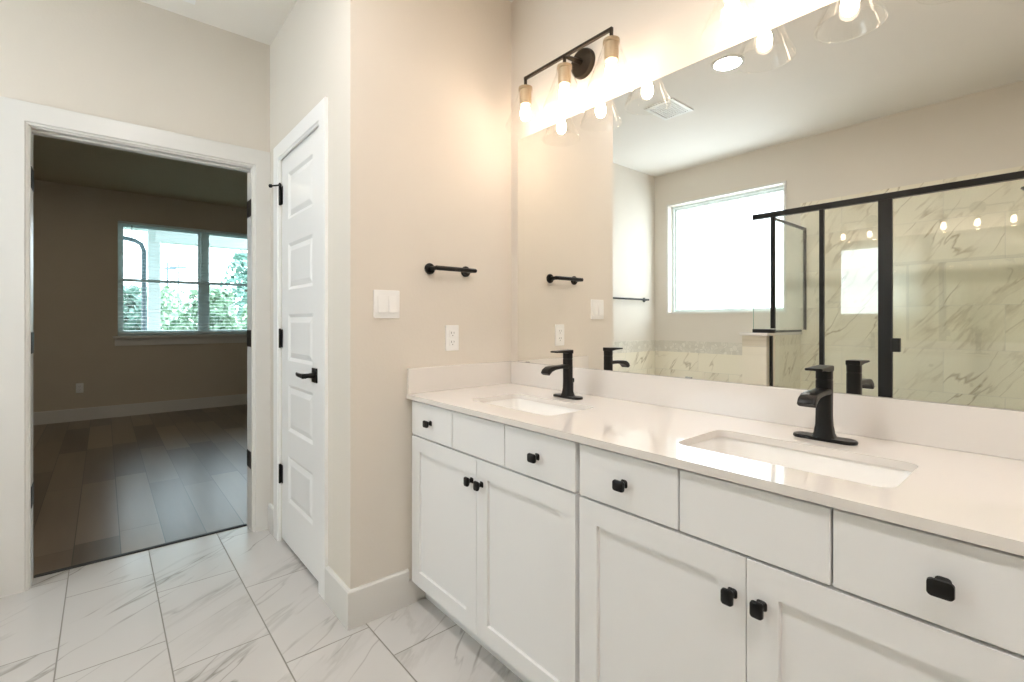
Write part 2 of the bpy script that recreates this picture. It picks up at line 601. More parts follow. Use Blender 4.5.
# bedroom shell
BX0, BX1, BZ0, BZ1 = 0.13, 1.95, 0.98, 2.39          # bedroom window opening
struct('wall_bedroom_far', slab_holes(BM(), [-2.6, 2.9], [0, ZC + 0.03], [(BX0, BX1, BZ0, BZ1)], PY(YB), 0.0, 0.14), M['bedpaint'],
       'dim taupe bedroom wall with the bright window', 'wall')
struct('wall_bedroom_left', box(BM(), -2.6, -2.48, YBI, YB, 0, ZC + 0.03), M['bedpaint'], 'left side wall of the bedroom', 'wall')
struct('wall_bedroom_right', box(BM(), 2.78, 2.9, YBI, YB, 0, ZC + 0.03), M['bedpaint'], 'right side wall of the bedroom', 'wall')
struct('wall_bedroom_near', box(BM(), XM + 0.12, 2.78, YBI - 0.1, YBI, 0, ZC), M['bedpaint'], 'bedroom wall behind the closet', 'wall')
struct('wall_bedroom_return', box(BM(), -2.48, XW - 0.12, YBI - 0.1, YBI, 0, ZC), M['bedpaint'], 'bedroom wall outside the bathroom corner', 'wall')

# baseboards
BH, BT = 0.1437, 0.015
def board(bm, pts, h=BH, t=BT):
    """A skirting swept along pts (plan, mitred), standing on its left side."""
    prof = [(0, 0), (t, 0), (t, h - 0.006), (t - 0.005, h), (0, h)]
    rings = []
    P = [Vector((p[0], p[1])) for p in pts]
    for i, p in enumerate(P):
        d0 = (P[i] - P[i - 1]).normalized() if i else None
        d1 = (P[i + 1] - P[i]).normalized() if i < len(P) - 1 else None
        if d0 is None: d0 = d1
        if d1 is None: d1 = d0
        n0, n1 = Vector((-d0.y, d0.x)), Vector((-d1.y, d1.x))
        m = (n0 + n1) / max(1e-6, 1 + n0.dot(n1))
        rings.append([(p.x + m.x * o, p.y + m.y * o, z) for o, z in prof])
    return loft(bm, rings)

bm = board(BM(), [(0.953, YT), (XP, YT), (XP, 1.9985)][::-1])
bmesh.ops.reverse_faces(bm, faces=bm.faces)
# standing on the room side: mirror the sweep direction
bm.free()
bm = BM()
h, t = BH, BT
prof = [(0, 0), (t, 0), (t, h - 0.006), (t - 0.005, h), (0, h)]
loft(bm, [[(0.952, YT - o, z) for o, z in prof], [(XP - o, YT - o, z) for o, z in prof], [(XP - o, 2.0195, z) for o, z in prof]])
struct('baseboard_towel', bm, M['trim'], 'white baseboard wrapping the corner of the towel bar wall beside the vanity', 'baseboard')
struct('baseboard_toe', box(BM(), 0.952, 1.028, YT - 0.013, YT, 0, 0.096), M['trim'], 'short low white baseboard under the vanity end', 'baseboard')
bm = BM()
loft(bm, [[(XP - o, 2.8165, z) for o, z in prof], [(XP - o, YD - 0.0195, z) for o, z in prof]])
struct('baseboard_closet', bm, M['trim'], 'short white baseboard between closet door casing and doorway casing', 'baseboard')
bm = BM()
loft(bm, [[(-0.73, YD - o, z) for o, z in prof], [(-0.3375, YD - o, z) for o, z in prof]])
struct('baseboard_doorway', bm, M['trim'], 'white baseboard left of the doorway', 'baseboard')
bm = BM()
loft(bm, [[(-2.48, YB - o, z) for o, z in prof], [(2.78, YB - o, z) for o, z in prof]])
struct('baseboard_bedroom', bm, M['trim'], 'white baseboard along the far bedroom wall', 'baseboard')

# doorway casing, jamb, threshold
cprof = [(0.006, 0), (0.006, -0.010), (0.014, -0.013), (0.017, -0.018), (0.090, -0.018), (0.0912, -0.016), (0.0912, 0)]
struct('trim_1', casing(BM(), DX0, DX1, DZ, PY(YD), cprof, 1.12), M['trim'], 'white casing around the doorway to the bedroom', 'door casing')
bm = BM()
for (a, b, c, d) in ((DX0 - 0.018, DX0, 0, DZ), (DX1, DX1 + 0.018, 0, DZ), (DX0 - 0.018, DX1 + 0.018, DZ, DZ + 0.018)):
    box(bm, a, b, YD, YBI, c, d)
for (a, b, c, d) in ((DX0, DX1, DZ - 0.010, DZ),):
    box(bm, a, b, YD + 0.035, YD + 0.07, c, d, 0.002)
t2 = struct('trim_2', bm, M['trim'], 'white jamb lining the inside of the bedroom doorway', 'door jamb')
def hinge(parent, x0, x1, y0, y1, zc, pin=None):
    b = box(BM(), x0, x1, y0, y1, zc - 0.047, zc + 0.047, 0.001)
    if pin:
        lathe(b, [(0.0045, -0.05), (0.006, -0.049), (0.006, 0.049), (0.0045, 0.052)], (pin[0], pin[1], zc), seg=12)
    return obj('hinge', b, M['black'], parent)
for z in (1.79, 1.065, 0.39):
    hinge(t2, DX0, DX0 + 0.0025, YD + 0.012, YBI - 0.002, z)
    hinge(t2, DX1 - 0.0025, DX1, YD + 0.012, YBI - 0.002, z)
obj('ball_catch', box(BM(), 0.555, 0.60, YBI - 0.04, YBI - 0.015, DZ - 0.004, DZ, 0.001), M['black'], t2)
struct('trim_3', box(BM(), DX0 + 0.001, DX1 - 0.001, 3.050, 3.074, 0.0, 0.006, 0.002), M['dark'], 'thin dark threshold strip between marble tile and wood floor', 'threshold')

# bedroom door pair, folded right back against the bedroom side of the wall
def leaf(n, x0, x1, label):
    y = YBI + 0.018
    P = lambda u, v, w: (u, y + 0.035 + w, v)
    w_ = x1 - x0
    pan = [(x0 + 0.09, x1 - 0.09, zb, zb + 0.235) for zb in (0.225, 0.585, 0.945, 1.305, 1.665)]
    return struct(n, panelled(BM(), x0, x1, 0.012, 1.995, P, 0.035, pan, [(0.012, 0.008), (0.03, 0.002)]), M['trim'], label, 'door')
leaf('door_2', 0.632, 1.06, 'white bedroom door leaf folded back, hidden behind the right jamb')
leaf('door_3', -0.68, -0.252, 'white bedroom door leaf folded back behind the left jamb')

# closet door
pc = [(0.004, 0), (0.004, -0.008), (0.012, -0.010), (0.015, -0.014), (0.090, -0.014), (0.092, -0.012), (0.092, 0)]
struct('trim_4', casing(BM(), PDY0, PDY1, PDZ - 0.012, PX(XP), pc, 0.95), M['door'], 'white casing around the closet door', 'door casing')
bm = BM()
for (a, b, c, d) in ((PDY0 - 0.015, PDY0, 0, PDZ), (PDY1, PDY1 + 0.015, 0, PDZ), (PDY0 - 0.015, PDY1 + 0.015, PDZ, PDZ + 0.015)):
    box(bm, XP, XP + 0.1, a, b, c, d)
struct('trim_5', bm, M['trim'], 'white jamb lining behind the closet door', 'door jamb')
d1 = thing('door_1', 'narrow white five panel closet door with black lever handle', 'door', (XP + 0.004, 2.40, 0.0), kind='structure')
DF = XP + 0.005
P = lambda u, v, w: (DF - w, u, v)
pan = [(2.232, 2.606, zb + 0.018, zb + 0.254) for zb in (0.222, 0.584, 0.942, 1.302, 1.662)]
obj('panel_slab', panelled(BM(), PDY0 + 0.004, PDY1 - 0.003, 0.018, PDZ - 0.004, P, 0.035, pan, [(0.016, 0.007), (0.042, 0.001)]), M['door'], d1)
hd = obj('handle', box(BM(), DF - 0.008, DF, 2.164, 2.222, 0.888, 0.952, 0.0015), M['black'], d1)
bm = tube(BM(), [(DF - 0.006, 2.193, 0.920), (DF - 0.03, 2.193, 0.920), (DF - 0.048, 2.193, 0.920)], [0.014, 0.0105, 0.0105], 16)
rings = []
for t_, yy, dz, hw, hh in ((0, 2.179, 0, 0.0105, 0.0105), (1, 2.206, 0, 0.0095, 0.010), (2, 2.241, -0.001, 0.006, 0.0095), (3, 2.276, -0.001, 0.005, 0.009), (4, 2.298, 0.001, 0.004, 0.008)):
    xx = DF - 0.052 + t_ * 0.0005
    rings.append([(xx + a, yy, 0.920 + dz + b) for a, b in rrect(0, 0, hw * 2, hh * 2, 0.004, 3)])
loft(bm, rings)
obj('lever', bm, M['black'], hd, smooth=40)
for i, z in enumerate((1.822, 1.07, 0.357)):
    hg = hinge(d1, DF - 0.004, DF - 0.0005, 2.700, 2.738, z, (DF - 0.010, 2.7215))
    if i == 0:
        b = tube(BM(), [(DF - 0.010, 2.7215, z + 0.050), (DF - 0.010, 2.7215, z + 0.062)], 0.0075, 12)
        tube(b, [(DF - 0.010, 2.722, z + 0.056), (DF - 0.040, 2.765, z + 0.056)], 0.0042, 10)
        lathe(b, [(0.005, 0), (0.010, 0.002), (0.010, 0.010), (0.006, 0.014)], (DF - 0.040, 2.765, z + 0.056), (-0.57, 0.82, 0), 14)
        tube(b, [(DF - 0.010, 2.721, z + 0.056), (DF - 0.016, 2.698, z + 0.056)], [0.0042, 0.006], 10)
        obj('door_stop', b, M['black'], hg, smooth=40)

# ------------------------------------------------------------------ bathroom window, tile, pony wall, shower (all seen in the mirror)
w1 = thing('window_1', 'white framed frosted bathroom window seen in the mirror', 'window', (XW - 0.06, (WY0 + WY1) / 2, WZ0), kind='structure')
PW = PX(XW)
e = 0.002
obj('frame', slab_holes(BM(), [WY0 + e, WY1 - e], [WZ0 + e, WZ1 - e], [(WY0 + 0.022, WY1 - 0.022, WZ0 + 0.016, WZ1 - 0.022)], PW, -0.15, -0.075), M['vinyl'], w1)
obj('sash', slab_holes(BM(), [WY0 + 0.022, WY1 - 0.022], [WZ0 + 0.016, WZ1 - 0.022], [(WY0 + 0.044, WY1 - 0.044, WZ0 + 0.034, WZ1 - 0.044)], PW, -0.135, -0.095), M['vinyl'], w1)
obj('pane', box(BM(), XW - 0.122, XW - 0.118, WY0 + 0.044, WY1 - 0.044, WZ0 + 0.034, WZ1 - 0.044), M['rain'], w1)
bm = slab_holes(BM(), [WY0 - 0.014, WY1 + 0.014], [WZ0 - 0.014, WZ1 + 0.014], [(WY0 + e, WY1 - e, WZ0 + e, WZ1 - e)], PW, 0.0, 0.008)
obj('casing_bead', bm, M['trim'], w1)

SY0, SY1 = -0.02, 1.52                                # shower runs along the window wall
GR1, GR2 = -1.0, -2.2                                 # the panes are not perfectly parallel to the mirror
XG = -0.836                                           # glass plane
struct('wall_shower_end', box(BM(), XW + 0.0, -0.78, SY0 - 0.12, SY0, 0, ZC), M['paint'], 'partition wall closing the shower on the camera side', 'wall')
struct('wall_tile_shower', box(BM(), XW, XW + 0.012, SY0, SY1, 0, 2.16), M['tile_yz'], 'beige marble tile wall at the back of the shower, in the mirror', 'tile wall')
struct('wall_tile_end', box(BM(), XW + 0.012, -0.80, SY0, SY0 + 0.012, 0, 2.16), M['tile_xz'], 'marble tile on the shower end wall', 'tile wall')
PN0, PN1 = 1.520, 1.700
pw = thing('wall_pony', 'low pony wall with a white cap between bath corner and shower', 'half wall', (-1.1, 1.61, 0), kind='structure')
obj('wall_core', box(BM(), XW + 0.012, -0.800, PN0, PN1, 0, 1.050), M['tile_xz'], pw)
obj('cap', box(BM(), XW + 0.012, -0.785, PN0 - 0.012, PN1 + 0.014, 1.050, 1.072, 0.002), M['quartz'], pw)
struct('trim_6', box(BM(), -0.89, -0.79, SY0 + 0.012, PN0, 0, 0.11, 0.003), M['quartz'], 'white curb under the shower glass', 'shower curb')
struct('floor_shower', box(BM(), XW + 0.012, -0.89, SY0 + 0.012, PN0, 0.0, 0.02), M['mosaic'], 'stone floor of the shower', 'floor')
TZ = 0.96
struct('wall_tile_bath', box(BM(), XW, XW + 0.012, PN1, YD, 0, TZ - 0.115), M['tile_yz'], 'marble tile under the frosted window, in the mirror', 'tile wall')
struct('trim_7', box(BM(), XW, XW + 0.013, PN1, YD, TZ - 0.115, TZ), M['mosaic'], 'pale stone mosaic band under the frosted window, in the mirror', 'tile border')
struct('wall_tile_bath_end', box(BM(), XW + 0.012, -0.735, YD - 0.012, YD, 0, TZ - 0.115), M['tile_xz'], 'marble tile at the foot of the bath corner', 'tile wall')
struct('trim_8', box(BM(), XW + 0.013, -0.735, YD - 0.013, YD, TZ - 0.115, TZ), M['mosaic'], 'pale stone mosaic band on the doorway wall in the bath corner', 'tile border')

# bathtub in the corner behind the pony wall
tb = thing('bathtub', 'white drop-in bathtub in the tiled corner below the frosted window', 'bathtub', (-1.11, 2.315, 0))
bm = BM()
cx_, cy_ = -1.112, 2.315
def oring(w, hh, r, z, n=8):
    return [(x, y, z) for x, y in rrect(cx_, cy_, w, hh, r, n)]
loft(bm, [oring(0.735, 1.20, 0.02, 0.0), oring(0.735, 1.20, 0.02, 0.545), oring(0.72, 1.185, 0.03, 0.555), oring(0.60, 1.05, 0.22, 0.555), oring(0.585, 1.035, 0.22, 0.545),
          oring(0.52, 0.96, 0.22, 0.30), oring(0.46, 0.88, 0.2, 0.16), oring(0.40, 0.80, 0.18, 0.145)], cap0=True, cap1=True)
obj('tub_body', bm, M['ceramic'], tb, smooth=35)
obj('drain', lathe(BM(), [(0.03, 0), (0.03, 0.003), (0.02, 0.005)], (cx_, cy_ + 0.3, 0.145)), M['black'], tb, smooth=35)

# shower enclosure
sh = thing('shower_enclosure', 'black framed glass shower enclosure reflected in the mirror', 'shower enclosure', (XG, 0.8, 0.11))
def bar(name, x0, x1, y0, y1, z0, z1, par=sh, mat=None):
    return obj(name, box(BM(), x0, x1, y0, y1, z0, z1, 0.0015), mat or M['black'], par)
bar('header_rail', XG - 0.018, XG + 0.018, SY0 + 0.012, 1.632, 1.945, 1.985)
bar('post', XG - 0.014, XG + 0.014, 1.472, 1.500, 1.105, 1.945)
bar('post', XG - 0.014, XG + 0.014, 1.490, 1.5075, 0.11, 1.050)
bar('post', XG - 0.014, XG + 0.014, 1.148, 1.176, 0.11, 1.945)
bar('post', XG - 0.016, XG + 0.016, 0.765, 0.838, 0.11, 1.945)
bar('post', XG - 0.014, XG + 0.014, SY0 + 0.012, SY0 + 0.035, 0.11, 1.945)
bar('sill_rail', XG - 0.014, XG + 0.014, 1.472, 1.632, 1.072, 1.100)
bar('sill_rail', XG - 0.014, XG + 0.014, 0.838, 1.490, 0.11, 0.135)
bar('return_rail', XW + 0.012, XG - 0.018, 1.473, 1.493, 1.925, 1.945)
bar('return_rail', XW + 0.012, XG - 0.014, 1.509, 1.529, 1.0722, 1.090)
bar('return_rail', XW + 0.012, XW + 0.032, 1.473, 1.493, 1.090, 1.925)
bar('glass_panel', XG - 0.004, XG + 0.004, 1.500, 1.628, 1.100, 1.945, mat=M['glass'])
bar('glass_panel', XG - 0.004, XG + 0.004, 1.176, 1.472, 0.135, 1.945, mat=M['glass'])
bm = box(BM(), XG - 0.004, XG + 0.004, 0.838, 1.148, 0.135, 1.945)
bmesh.ops.rotate(bm, verts=bm.verts, cent=(XG, 0.99, 1), matrix=Matrix.Rotation(math.radians(GR1), 3, 'Z'))
obj('glass_panel', bm, M['glass'], sh)
bar('return_panel', XW + 0.032, XG - 0.014, 1.479, 1.487, 1.090, 1.925, mat=M['glass'])
bm = box(BM(), XG - 0.004, XG + 0.004, 0.04, 0.764, 0.13, 1.94)
bmesh.ops.rotate(bm, verts=bm.verts, cent=(XG, 0.764, 1), matrix=Matrix.Rotation(math.radians(GR2), 3, 'Z'))
dr = obj('glass_door', bm, M['glass'], sh)
obj('door_clip', box(BM(), XG - 0.02, XG + 0.02, 0.725, 0.770, 0.965, 1.052, 0.003), M['black'], dr)
for o_ in [c for c in bpy.data.objects if c.parent == sh and c.name.startswith('glass_panel')][:1]:
    obj('glass_edge', box(BM(), XG - 0.004, XG + 0.004, 1.6285, 1.630, 1.100, 1.945), M['glass_edge'], o_)

shd = thing('shower_sprayer', 'black shower head on the shower end wall, at the mirror edge', 'shower head', (-1.17, SY0 + 0.012, 2.0))
obj('flange', lathe(BM(), [(0.03, 0), (0.03, 0.004), (0.022, 0.010), (0.01, 0.012)], (-1.17, SY0 + 0.012, 2.02), (0, 1, 0)), M['black'], shd, smooth=35)
obj('arm', tube(BM(), [(-1.17, 0.0, 2.02), (-1.17, 0.08, 2.02), (-1.17, 0.12, 2.01), (-1.17, 0.15, 1.975)], 0.009), M['black'], shd, smooth=40)
obj('spray_head', lathe(BM(), [(0.012, 0), (0.018, 0.02), (0.05, 0.045), (0.055, 0.05), (0.055, 0.058), (0.05, 0.06)], (-1.17, 0.145, 1.982), (0, 0.5, -1)), M['black'], shd, smooth=35)

# ------------------------------------------------------------------ vanity
XC = 0.956                                            # door and drawer faces
ZB, ZT = 0.10, 0.842
def knob(parent, y, z, kw, kh):
    bm = BM()
    n = 4
    P3 = lambda pts, x: [(x, y + a, z + b) for a, b in pts]
    loft(bm, [P3(rrect(0, 0, 0.020, 0.020, 0.006, n), XC), P3(rrect(0, 0, 0.013, 0.013, 0.005, n), XC - 0.005), P3(rrect(0, 0, 0.013, 0.013, 0.005, n), XC - 0.012),
              P3(rrect(0, 0, kw - 0.004, kh - 0.004, 0.005, n), XC - 0.017), P3(rrect(0, 0, kw, kh, 0.006, n), XC - 0.021), P3(rrect(0, 0, kw - 0.001, kh - 0.001, 0.006, n), XC - 0.026),
              P3(rrect(0, 0, kw * 0.65, kh * 0.65, 0.005, n), XC - 0.0285)])
    return obj('knob', bm, M['black'], parent, smooth=30)

def vanity(label, y0, y1, f0, f1):
    """One base unit between y0..y1; fronts cover f0..f1."""
    v = thing('vanity_cabinet', label, 'cabinet', ((XC + XM) / 2, (y0 + y1) / 2, 0), 'white vanity base units')
    bm = box(BM(), 0.976, XM - 0.001, y0, y1, ZB, ZB + 0.018)
    box(bm, 0.976, 0.994, y0, y1, ZB + 0.018, ZT - 0.0005)
    box(bm, XM - 0.013, XM - 0.001, y0, y1, ZB + 0.018, ZT - 0.0005)
    for ya in (y0, y1 - 0.018):
        box(bm, 0.994, XM - 0.013, ya, ya + 0.018, ZB + 0.018, ZT - 0.0005)
    obj('carcass', bm, M['cab'], v)
    obj('toe_kick', box(BM(), 1.030, 1.045, y0, y1, 0.0, ZB), M['cab'], v)
    P = lambda u, vv, w: (XC - w, u, vv)
    g = 0.002
    w_ = (f1 - f0) / 3
    for i in range(3):
        a, b = f0 + i * w_ + g, f0 + (i + 1) * w_ - g
        d = obj('drawer_front' if i != 1 else 'false_front', box(BM(), XC, 0.9755, a, b, 0.703, 0.836, 0.0018), M['cab'], v)
        if i != 1:
            knob(d, (a + b) / 2, 0.768, 0.032, 0.026)
    mid = (f0 + f1) / 2
    for i, (a, b) in enumerate(((f0 + g, mid - g / 2), (mid + g / 2, f1 - g))):
        d = obj('door', panelled(BM(), a, b, ZB + 0.002, 0.697, P, 0.0195, [(a + 0.058, b - 0.058, ZB + 0.060, 0.697 - 0.058)], [(0.0015, 0.009)]), M['cab'], v)
        knob(d, b - 0.028 if i == 0 else a + 0.026, 0.618, 0.024, 0.031)
    return v

vanity('white shaker vanity base under the far sink, against the towel bar wall', 0.857, YT - 0.001, 0.863, 1.756)
vanity('white shaker vanity base under the near sink, right of the first base', -0.045, 0.855, -0.015, 0.852)

# countertop with two rounded cutouts
S1, S2 = (1.180, 1.287), (1.180, 0.425)
SW, SL = 0.236, 0.430
ct = thing('countertop', 'long white quartz countertop with raised splash over both vanity bases', 'countertop', (1.23, 0.87, 0.842))
bm = BM()
outer = [(0.9456, -0.05), (XM, -0.05), (XM, YT), (0.9456, YT)]
loops = [outer] + [rrect(s[0], s[1], SW, SL, 0.032, 6) for s in (S1, S2)]
for z in (0.862, 0.843):
    es = []
    for lp in loops:
        vs_ = [bm.verts.new((x, y, z)) for x, y in lp]
        es += [bm.edges.new((vs_[i], vs_[(i + 1) % len(vs_)])) for i in range(len(vs_))]
    bmesh.ops.triangle_fill(bm, use_beauty=True, use_dissolve=False, edges=es)
bm.verts.ensure_lookup_table()
key = {(round(v.co.x, 5), round(v.co.y, 5), round(v.co.z, 5)): v for v in bm.verts}
for lp in loops:
    for i in range(len(lp)):
        a, b = lp[i], lp[(i + 1) % len(lp)]
        g4 = [key[(round(p[0], 5), round(p[1], 5), z)] for p, z in ((a, 0.862), (b, 0.862), (b, 0.843), (a, 0.843))]
        bm.faces.new(g4)
# keep only faces outside the cutouts
def inside(c):
    return any(abs(c.x - s[0]) < SW / 2 - 0.0005 and abs(c.y - s[1]) < SL / 2 - 0.0005 and
               not (abs(c.x - s[0]) > SW / 2 - 0.010 and abs(c.y - s[1]) > SL / 2 - 0.010) for s in (S1, S2))
dele = [f for f in bm.faces if abs(f.normal.z) > 0.5 and inside(f.calc_center_median())]
bmesh.ops.delete(bm, geom=dele, context='FACES_ONLY')
obj('slab', bm, M['quartz'], ct, smooth=30)
obj('backsplash', box(BM(), XM - 0.015, XM - 0.0005, -0.05, YT - 0.0005, 0.862, 0.9666, 0.0015), M['quartz'], ct)
obj('side_splash', box(BM(), 0.9486, XM - 0.0155, YT - 0.015, YT - 0.0005, 0.862, 0.9666, 0.0015), M['quartz'], ct)

def sink(s, label):
    k_ = thing('undermount_sink', label, 'sink', (s[0], s[1], 0.70), 'undermount sinks')
    bm = BM()
    R = lambda w, l, r, z: [(x, y, z) for x, y in rrect(s[0], s[1], w, l, r, 6)]
    loft(bm, [R(SW + 0.05, SL + 0.05, 0.05, 0.842), R(SW + 0.008, SL + 0.008, 0.036, 0.842), R(SW + 0.002, SL + 0.002, 0.034, 0.832), R(SW - 0.012, SL - 0.014, 0.036, 0.775),
              R(SW - 0.03, SL - 0.035, 0.045, 0.732), R(SW - 0.06, SL - 0.07, 0.05, 0.718), R(0.07, 0.07, 0.034, 0.711)], cap0=False, cap1=True)
    loft(bm, [R(SW + 0.05, SL + 0.05, 0.05, 0.842), R(SW + 0.05, SL + 0.05, 0.05, 0.832), R(SW + 0.012, SL + 0.012, 0.05, 0.80), R(SW, SL, 0.05, 0.715), R(SW - 0.06, SL - 0.07, 0.05, 0.70)], cap0=False, cap1=True)
    bmesh.ops.remove_doubles(bm, verts=bm.verts, dist=1e-5)
    obj('basin', bm, M['ceramic'], k_, smooth=40)
    obj('drain', lathe(BM(), [(0.024, 0), (0.024, 0.003), (0.017, 0.004), (0.016, 0.007), (0.001, 0.008)], (s[0], s[1], 0.711)), M['black'], k_, smooth=35)
sink(S1, 'white rectangular sink in the countertop beside the towel bar wall')
sink(S2, 'white rectangular sink in the countertop nearest the camera')

def faucet(label, y):
    x = 1.382
    f = thing('faucet', label, 'faucet', (x, y, 0.862), 'black vanity faucets')
    R = lambda w, l, r, z, dx=0.0: [(a, b, z) for a, b in rrect(x + dx, y, w, l, r, 6)]
    obj('base_plate', loft(BM(), [R(0.046, 0.140, 0.023, 0.8622), R(0.048, 0.142, 0.024, 0.865), R(0.046, 0.140, 0.023, 0.869), R(0.042, 0.136, 0.021, 0.8705)]), M['black'], f, smooth=35)
    obj('body', loft(BM(), [R(0.044, 0.050, 0.012, 0.8705), R(0.037, 0.043, 0.011, 0.880), R(0.031, 0.037, 0.010, 0.900), R(0.029, 0.035, 0.009, 0.925), R(0.029, 0.035, 0.009, 1.012), R(0.0275, 0.0335, 0.009, 1.0125), R(0.0275, 0.0335, 0.009, 1.015), R(0.029, 0.035, 0.009, 1.0155), R(0.029, 0.035, 0.009, 1.037)]), M['black'], f, smooth=35)
    # wide open spout: falls gently away from the body and curls down at the lip
    path = [(0.0, 0.985, 0.016), (-0.03, 0.985, 0.013), (-0.06, 0.984, 0.012), (-0.085, 0.983, 0.015), (-0.104, 0.979, 0.019), (-0.117, 0.971, 0.020), (-0.123, 0.962, 0.016)]
    rings = []
    for i, (dx, z, h) in enumerate(path):
        a = path[max(i - 1, 0)]
        b = path[min(i + 1, len(path) - 1)]
        dxx, dzz = b[0] - a[0], b[1] - a[1]
        L = math.hypot(dxx, dzz)
        nx, nz = dzz / L * -1, dxx / L * -1
        nx, nz = -dzz / L, dxx / L
        if nz < 0:
            nx, nz = -nx, -nz
        w = 0.035 + 0.004 * i / 6
        rings.append([(x + dx + nx * q, y + p, z + nz * q) for p, q in rrect(0, 0, w, h, 0.004, 3)])
    obj('spout', loft(BM(), rings), M['black'], f, smooth=40)
    rings = []
    for dx, z0, z1, w in ((0.0135, 1.034, 1.049, 0.035), (-0.012, 1.035, 1.0485, 0.036), (-0.03, 1.038, 1.048, 0.038), (-0.076, 1.040, 1.046, 0.039)):
        rings.append([(x + dx, y + p, (z0 + z1) / 2 + q) for p, q in rrect(0, 0, w, z1 - z0, 0.003, 3)])
    obj('lever', loft(BM(), rings), M['black'], f, smooth=40)
    obj('lift_rod', lathe(BM(), [(0.0028, 0), (0.0028, 0.05), (0.006, 0.052), (0.006, 0.066), (0.003, 0.068)], (x + 0.029, y, 0.869), seg=12), M['black'], f, smooth=35)
faucet('black single lever faucet behind the far sink beside the towel bar wall', 1.289)
faucet('black single lever faucet behind the near sink', 0.412)

# mirror
mr = thing('wall_mirror_panel', 'large frameless mirror above the long vanity splash', 'mirror', (1.509, 0.85, 0.968))
obj('mirror_glass', box(BM(), 1.507, XM - 0.0004, -0.04, 1.731, 0.968, 2.025), M['mirror'], mr)
for yy in (1.66, 0.85):
    obj('clip', box(BM(), 1.5045, 1.507, yy - 0.012, yy + 0.012, 0.9668, 0.972, 0.0008), M['steel'], mr)
mr.name = 'mirror'

# vanity light bars
def sconce(label, yc):
    XB = 1.395
    L = thing('vanity_light', label, 'wall light', (XM, yc, 2.215), 'three bulb vanity lights')
    obj('backplate', lathe(BM(), [(0.060, 0), (0.060, 0.012), (0.056, 0.020), (0.045, 0.022)], (XM - 0.0003, yc, 2.222), (-1, 0, 0), 36), M['bronze'], L, smooth=35)
    obj('arm', tube(BM(), [(XM - 0.02, yc, 2.222), (XB, yc, 2.215)], [0.011, 0.008], 14), M['bronze'], L, smooth=40)
    b = box(BM(), XB - 0.006, XB + 0.006, yc - 0.2365, yc + 0.2365, 2.208, 2.220, 0.001)
    for k_ in (-1, 0, 1):
        yy = yc + k_ * 0.2315
        box(b, XB - 0.005, XB + 0.005, yy - 0.005, yy + 0.005, 2.174, 2.211, 0.0008)
    obj('bar', b, M['bronze'], L)
    for k_ in (-1, 0, 1):
        yy = yc + k_ * 0.2315
        obj('socket', lathe(BM(), [(0.012, 0), (0.030, -0.001), (0.031, -0.012), (0.026, -0.014), (0.026, -0.050), (0.024, -0.075), (0.022, -0.076)], (XB, yy, 2.175), (0, 0, 1), 28), M['socket'], L, smooth=35)
        sg = obj('shade', lathe(BM(), [(0.0315, 2.176 - 2.187), (0.033, -0.030), (0.049, -0.070), (0.069, -0.125), (0.0865, -0.165), (0.0875, -0.172), (0.0845, -0.172)], (XB, yy, 2.175), (0, 0, 1), 40, False, False), M['shade'], L, smooth=60)
        obj('bulb', lathe(BM(), [(0.013, -0.077), (0.015, -0.084), (0.020, -0.096), (0.0225, -0.110), (0.022, -0.123), (0.017, -0.136), (0.008, -0.143), (0.001, -0.144)], (XB, yy, 2.175), (0, 0, 1), 20), M['bulb'], L, smooth=60)
    return L
s1 = sconce('bronze three bulb light bar above the mirror beside the towel bar wall', 1.319)
s2 = dup(s1, (0, 0.419 - 1.319, 0), 'three bulb light bar at the top edge of the picture above the near sink')

# ------------------------------------------------------------------ things on the towel bar wall
def towel_bar(name, label, x0, x1, y, z, cat='towel bar'):
    t_ = thing(name, label, cat, ((x0 + x1) / 2, y, z))
    for xx in (x0, x1):
        bm = lathe(BM(), [(0.024, 0), (0.024, 0.006), (0.021, 0.010), (0.010, 0.011)], (xx, y - 0.0003, z), (0, -1, 0), 28)
        lathe(bm, [(0.0095, 0), (0.0095, 0.052)], (xx, y - 0.010, z), (0, -1, 0), 18)
        obj('mount', bm, M['black'], t_, smooth=35)
    obj('rod', tube(BM(), [(x0 - 0.004, y - 0.058, z), (x0 + 0.004, y - 0.058, z), (x1 + 0.012, y - 0.058, z), (x1 + 0.018, y - 0.058, z)], [0.008, 0.0098, 0.0098, 0.0075], 18), M['black'], t_, smooth=40)
    return t_
towel_bar('towel_bar', 'short black hand towel bar on the peach wall above the outlet', 1.055, 1.240, YT, 1.383)
towel_bar('towel_bar', 'black towel bar on the far bath corner wall, seen in the mirror', -1.300, -0.72, YD, 1.384)

sp = thing('light_switch', 'white double rocker switch plate on the peach wall left of towel bar', 'light switch', (0.859, YT, 1.228))
def yplate(bm, x, z, w, h, d0, d1, r=0.004):
    a = lambda s_, y: [(x + p * s_, y, z + q * s_) for p, q in rrect(0, 0, w, h, r, 3)]
    return loft(bm, [a(1, YT - d0), a(1, YT - d1 + 0.0015), a(0.975, YT - d1)])
obj('plate', yplate(BM(), 0.859, 1.228, 0.110, 0.112, 0, 0.006), M['plate'], sp, smooth=30)
for dx in (-0.023, 0.023):
    bm = BM()
    loft(bm, [[(0.859 + dx + a, YT - 0.0055, 1.228 + b) for a, b in ((-0.0165, -0.034), (0.0165, -0.034), (0.0165, 0.034), (-0.0165, 0.034))],
              [(0.859 + dx + a, YT - (0.0115 if b < 0 else 0.0068), 1.228 + b) for a, b in ((-0.016, -0.0335), (0.016, -0.0335), (0.016, 0.0335), (-0.016, 0.0335))]])
    obj('rocker', bm, M['plate'], sp)

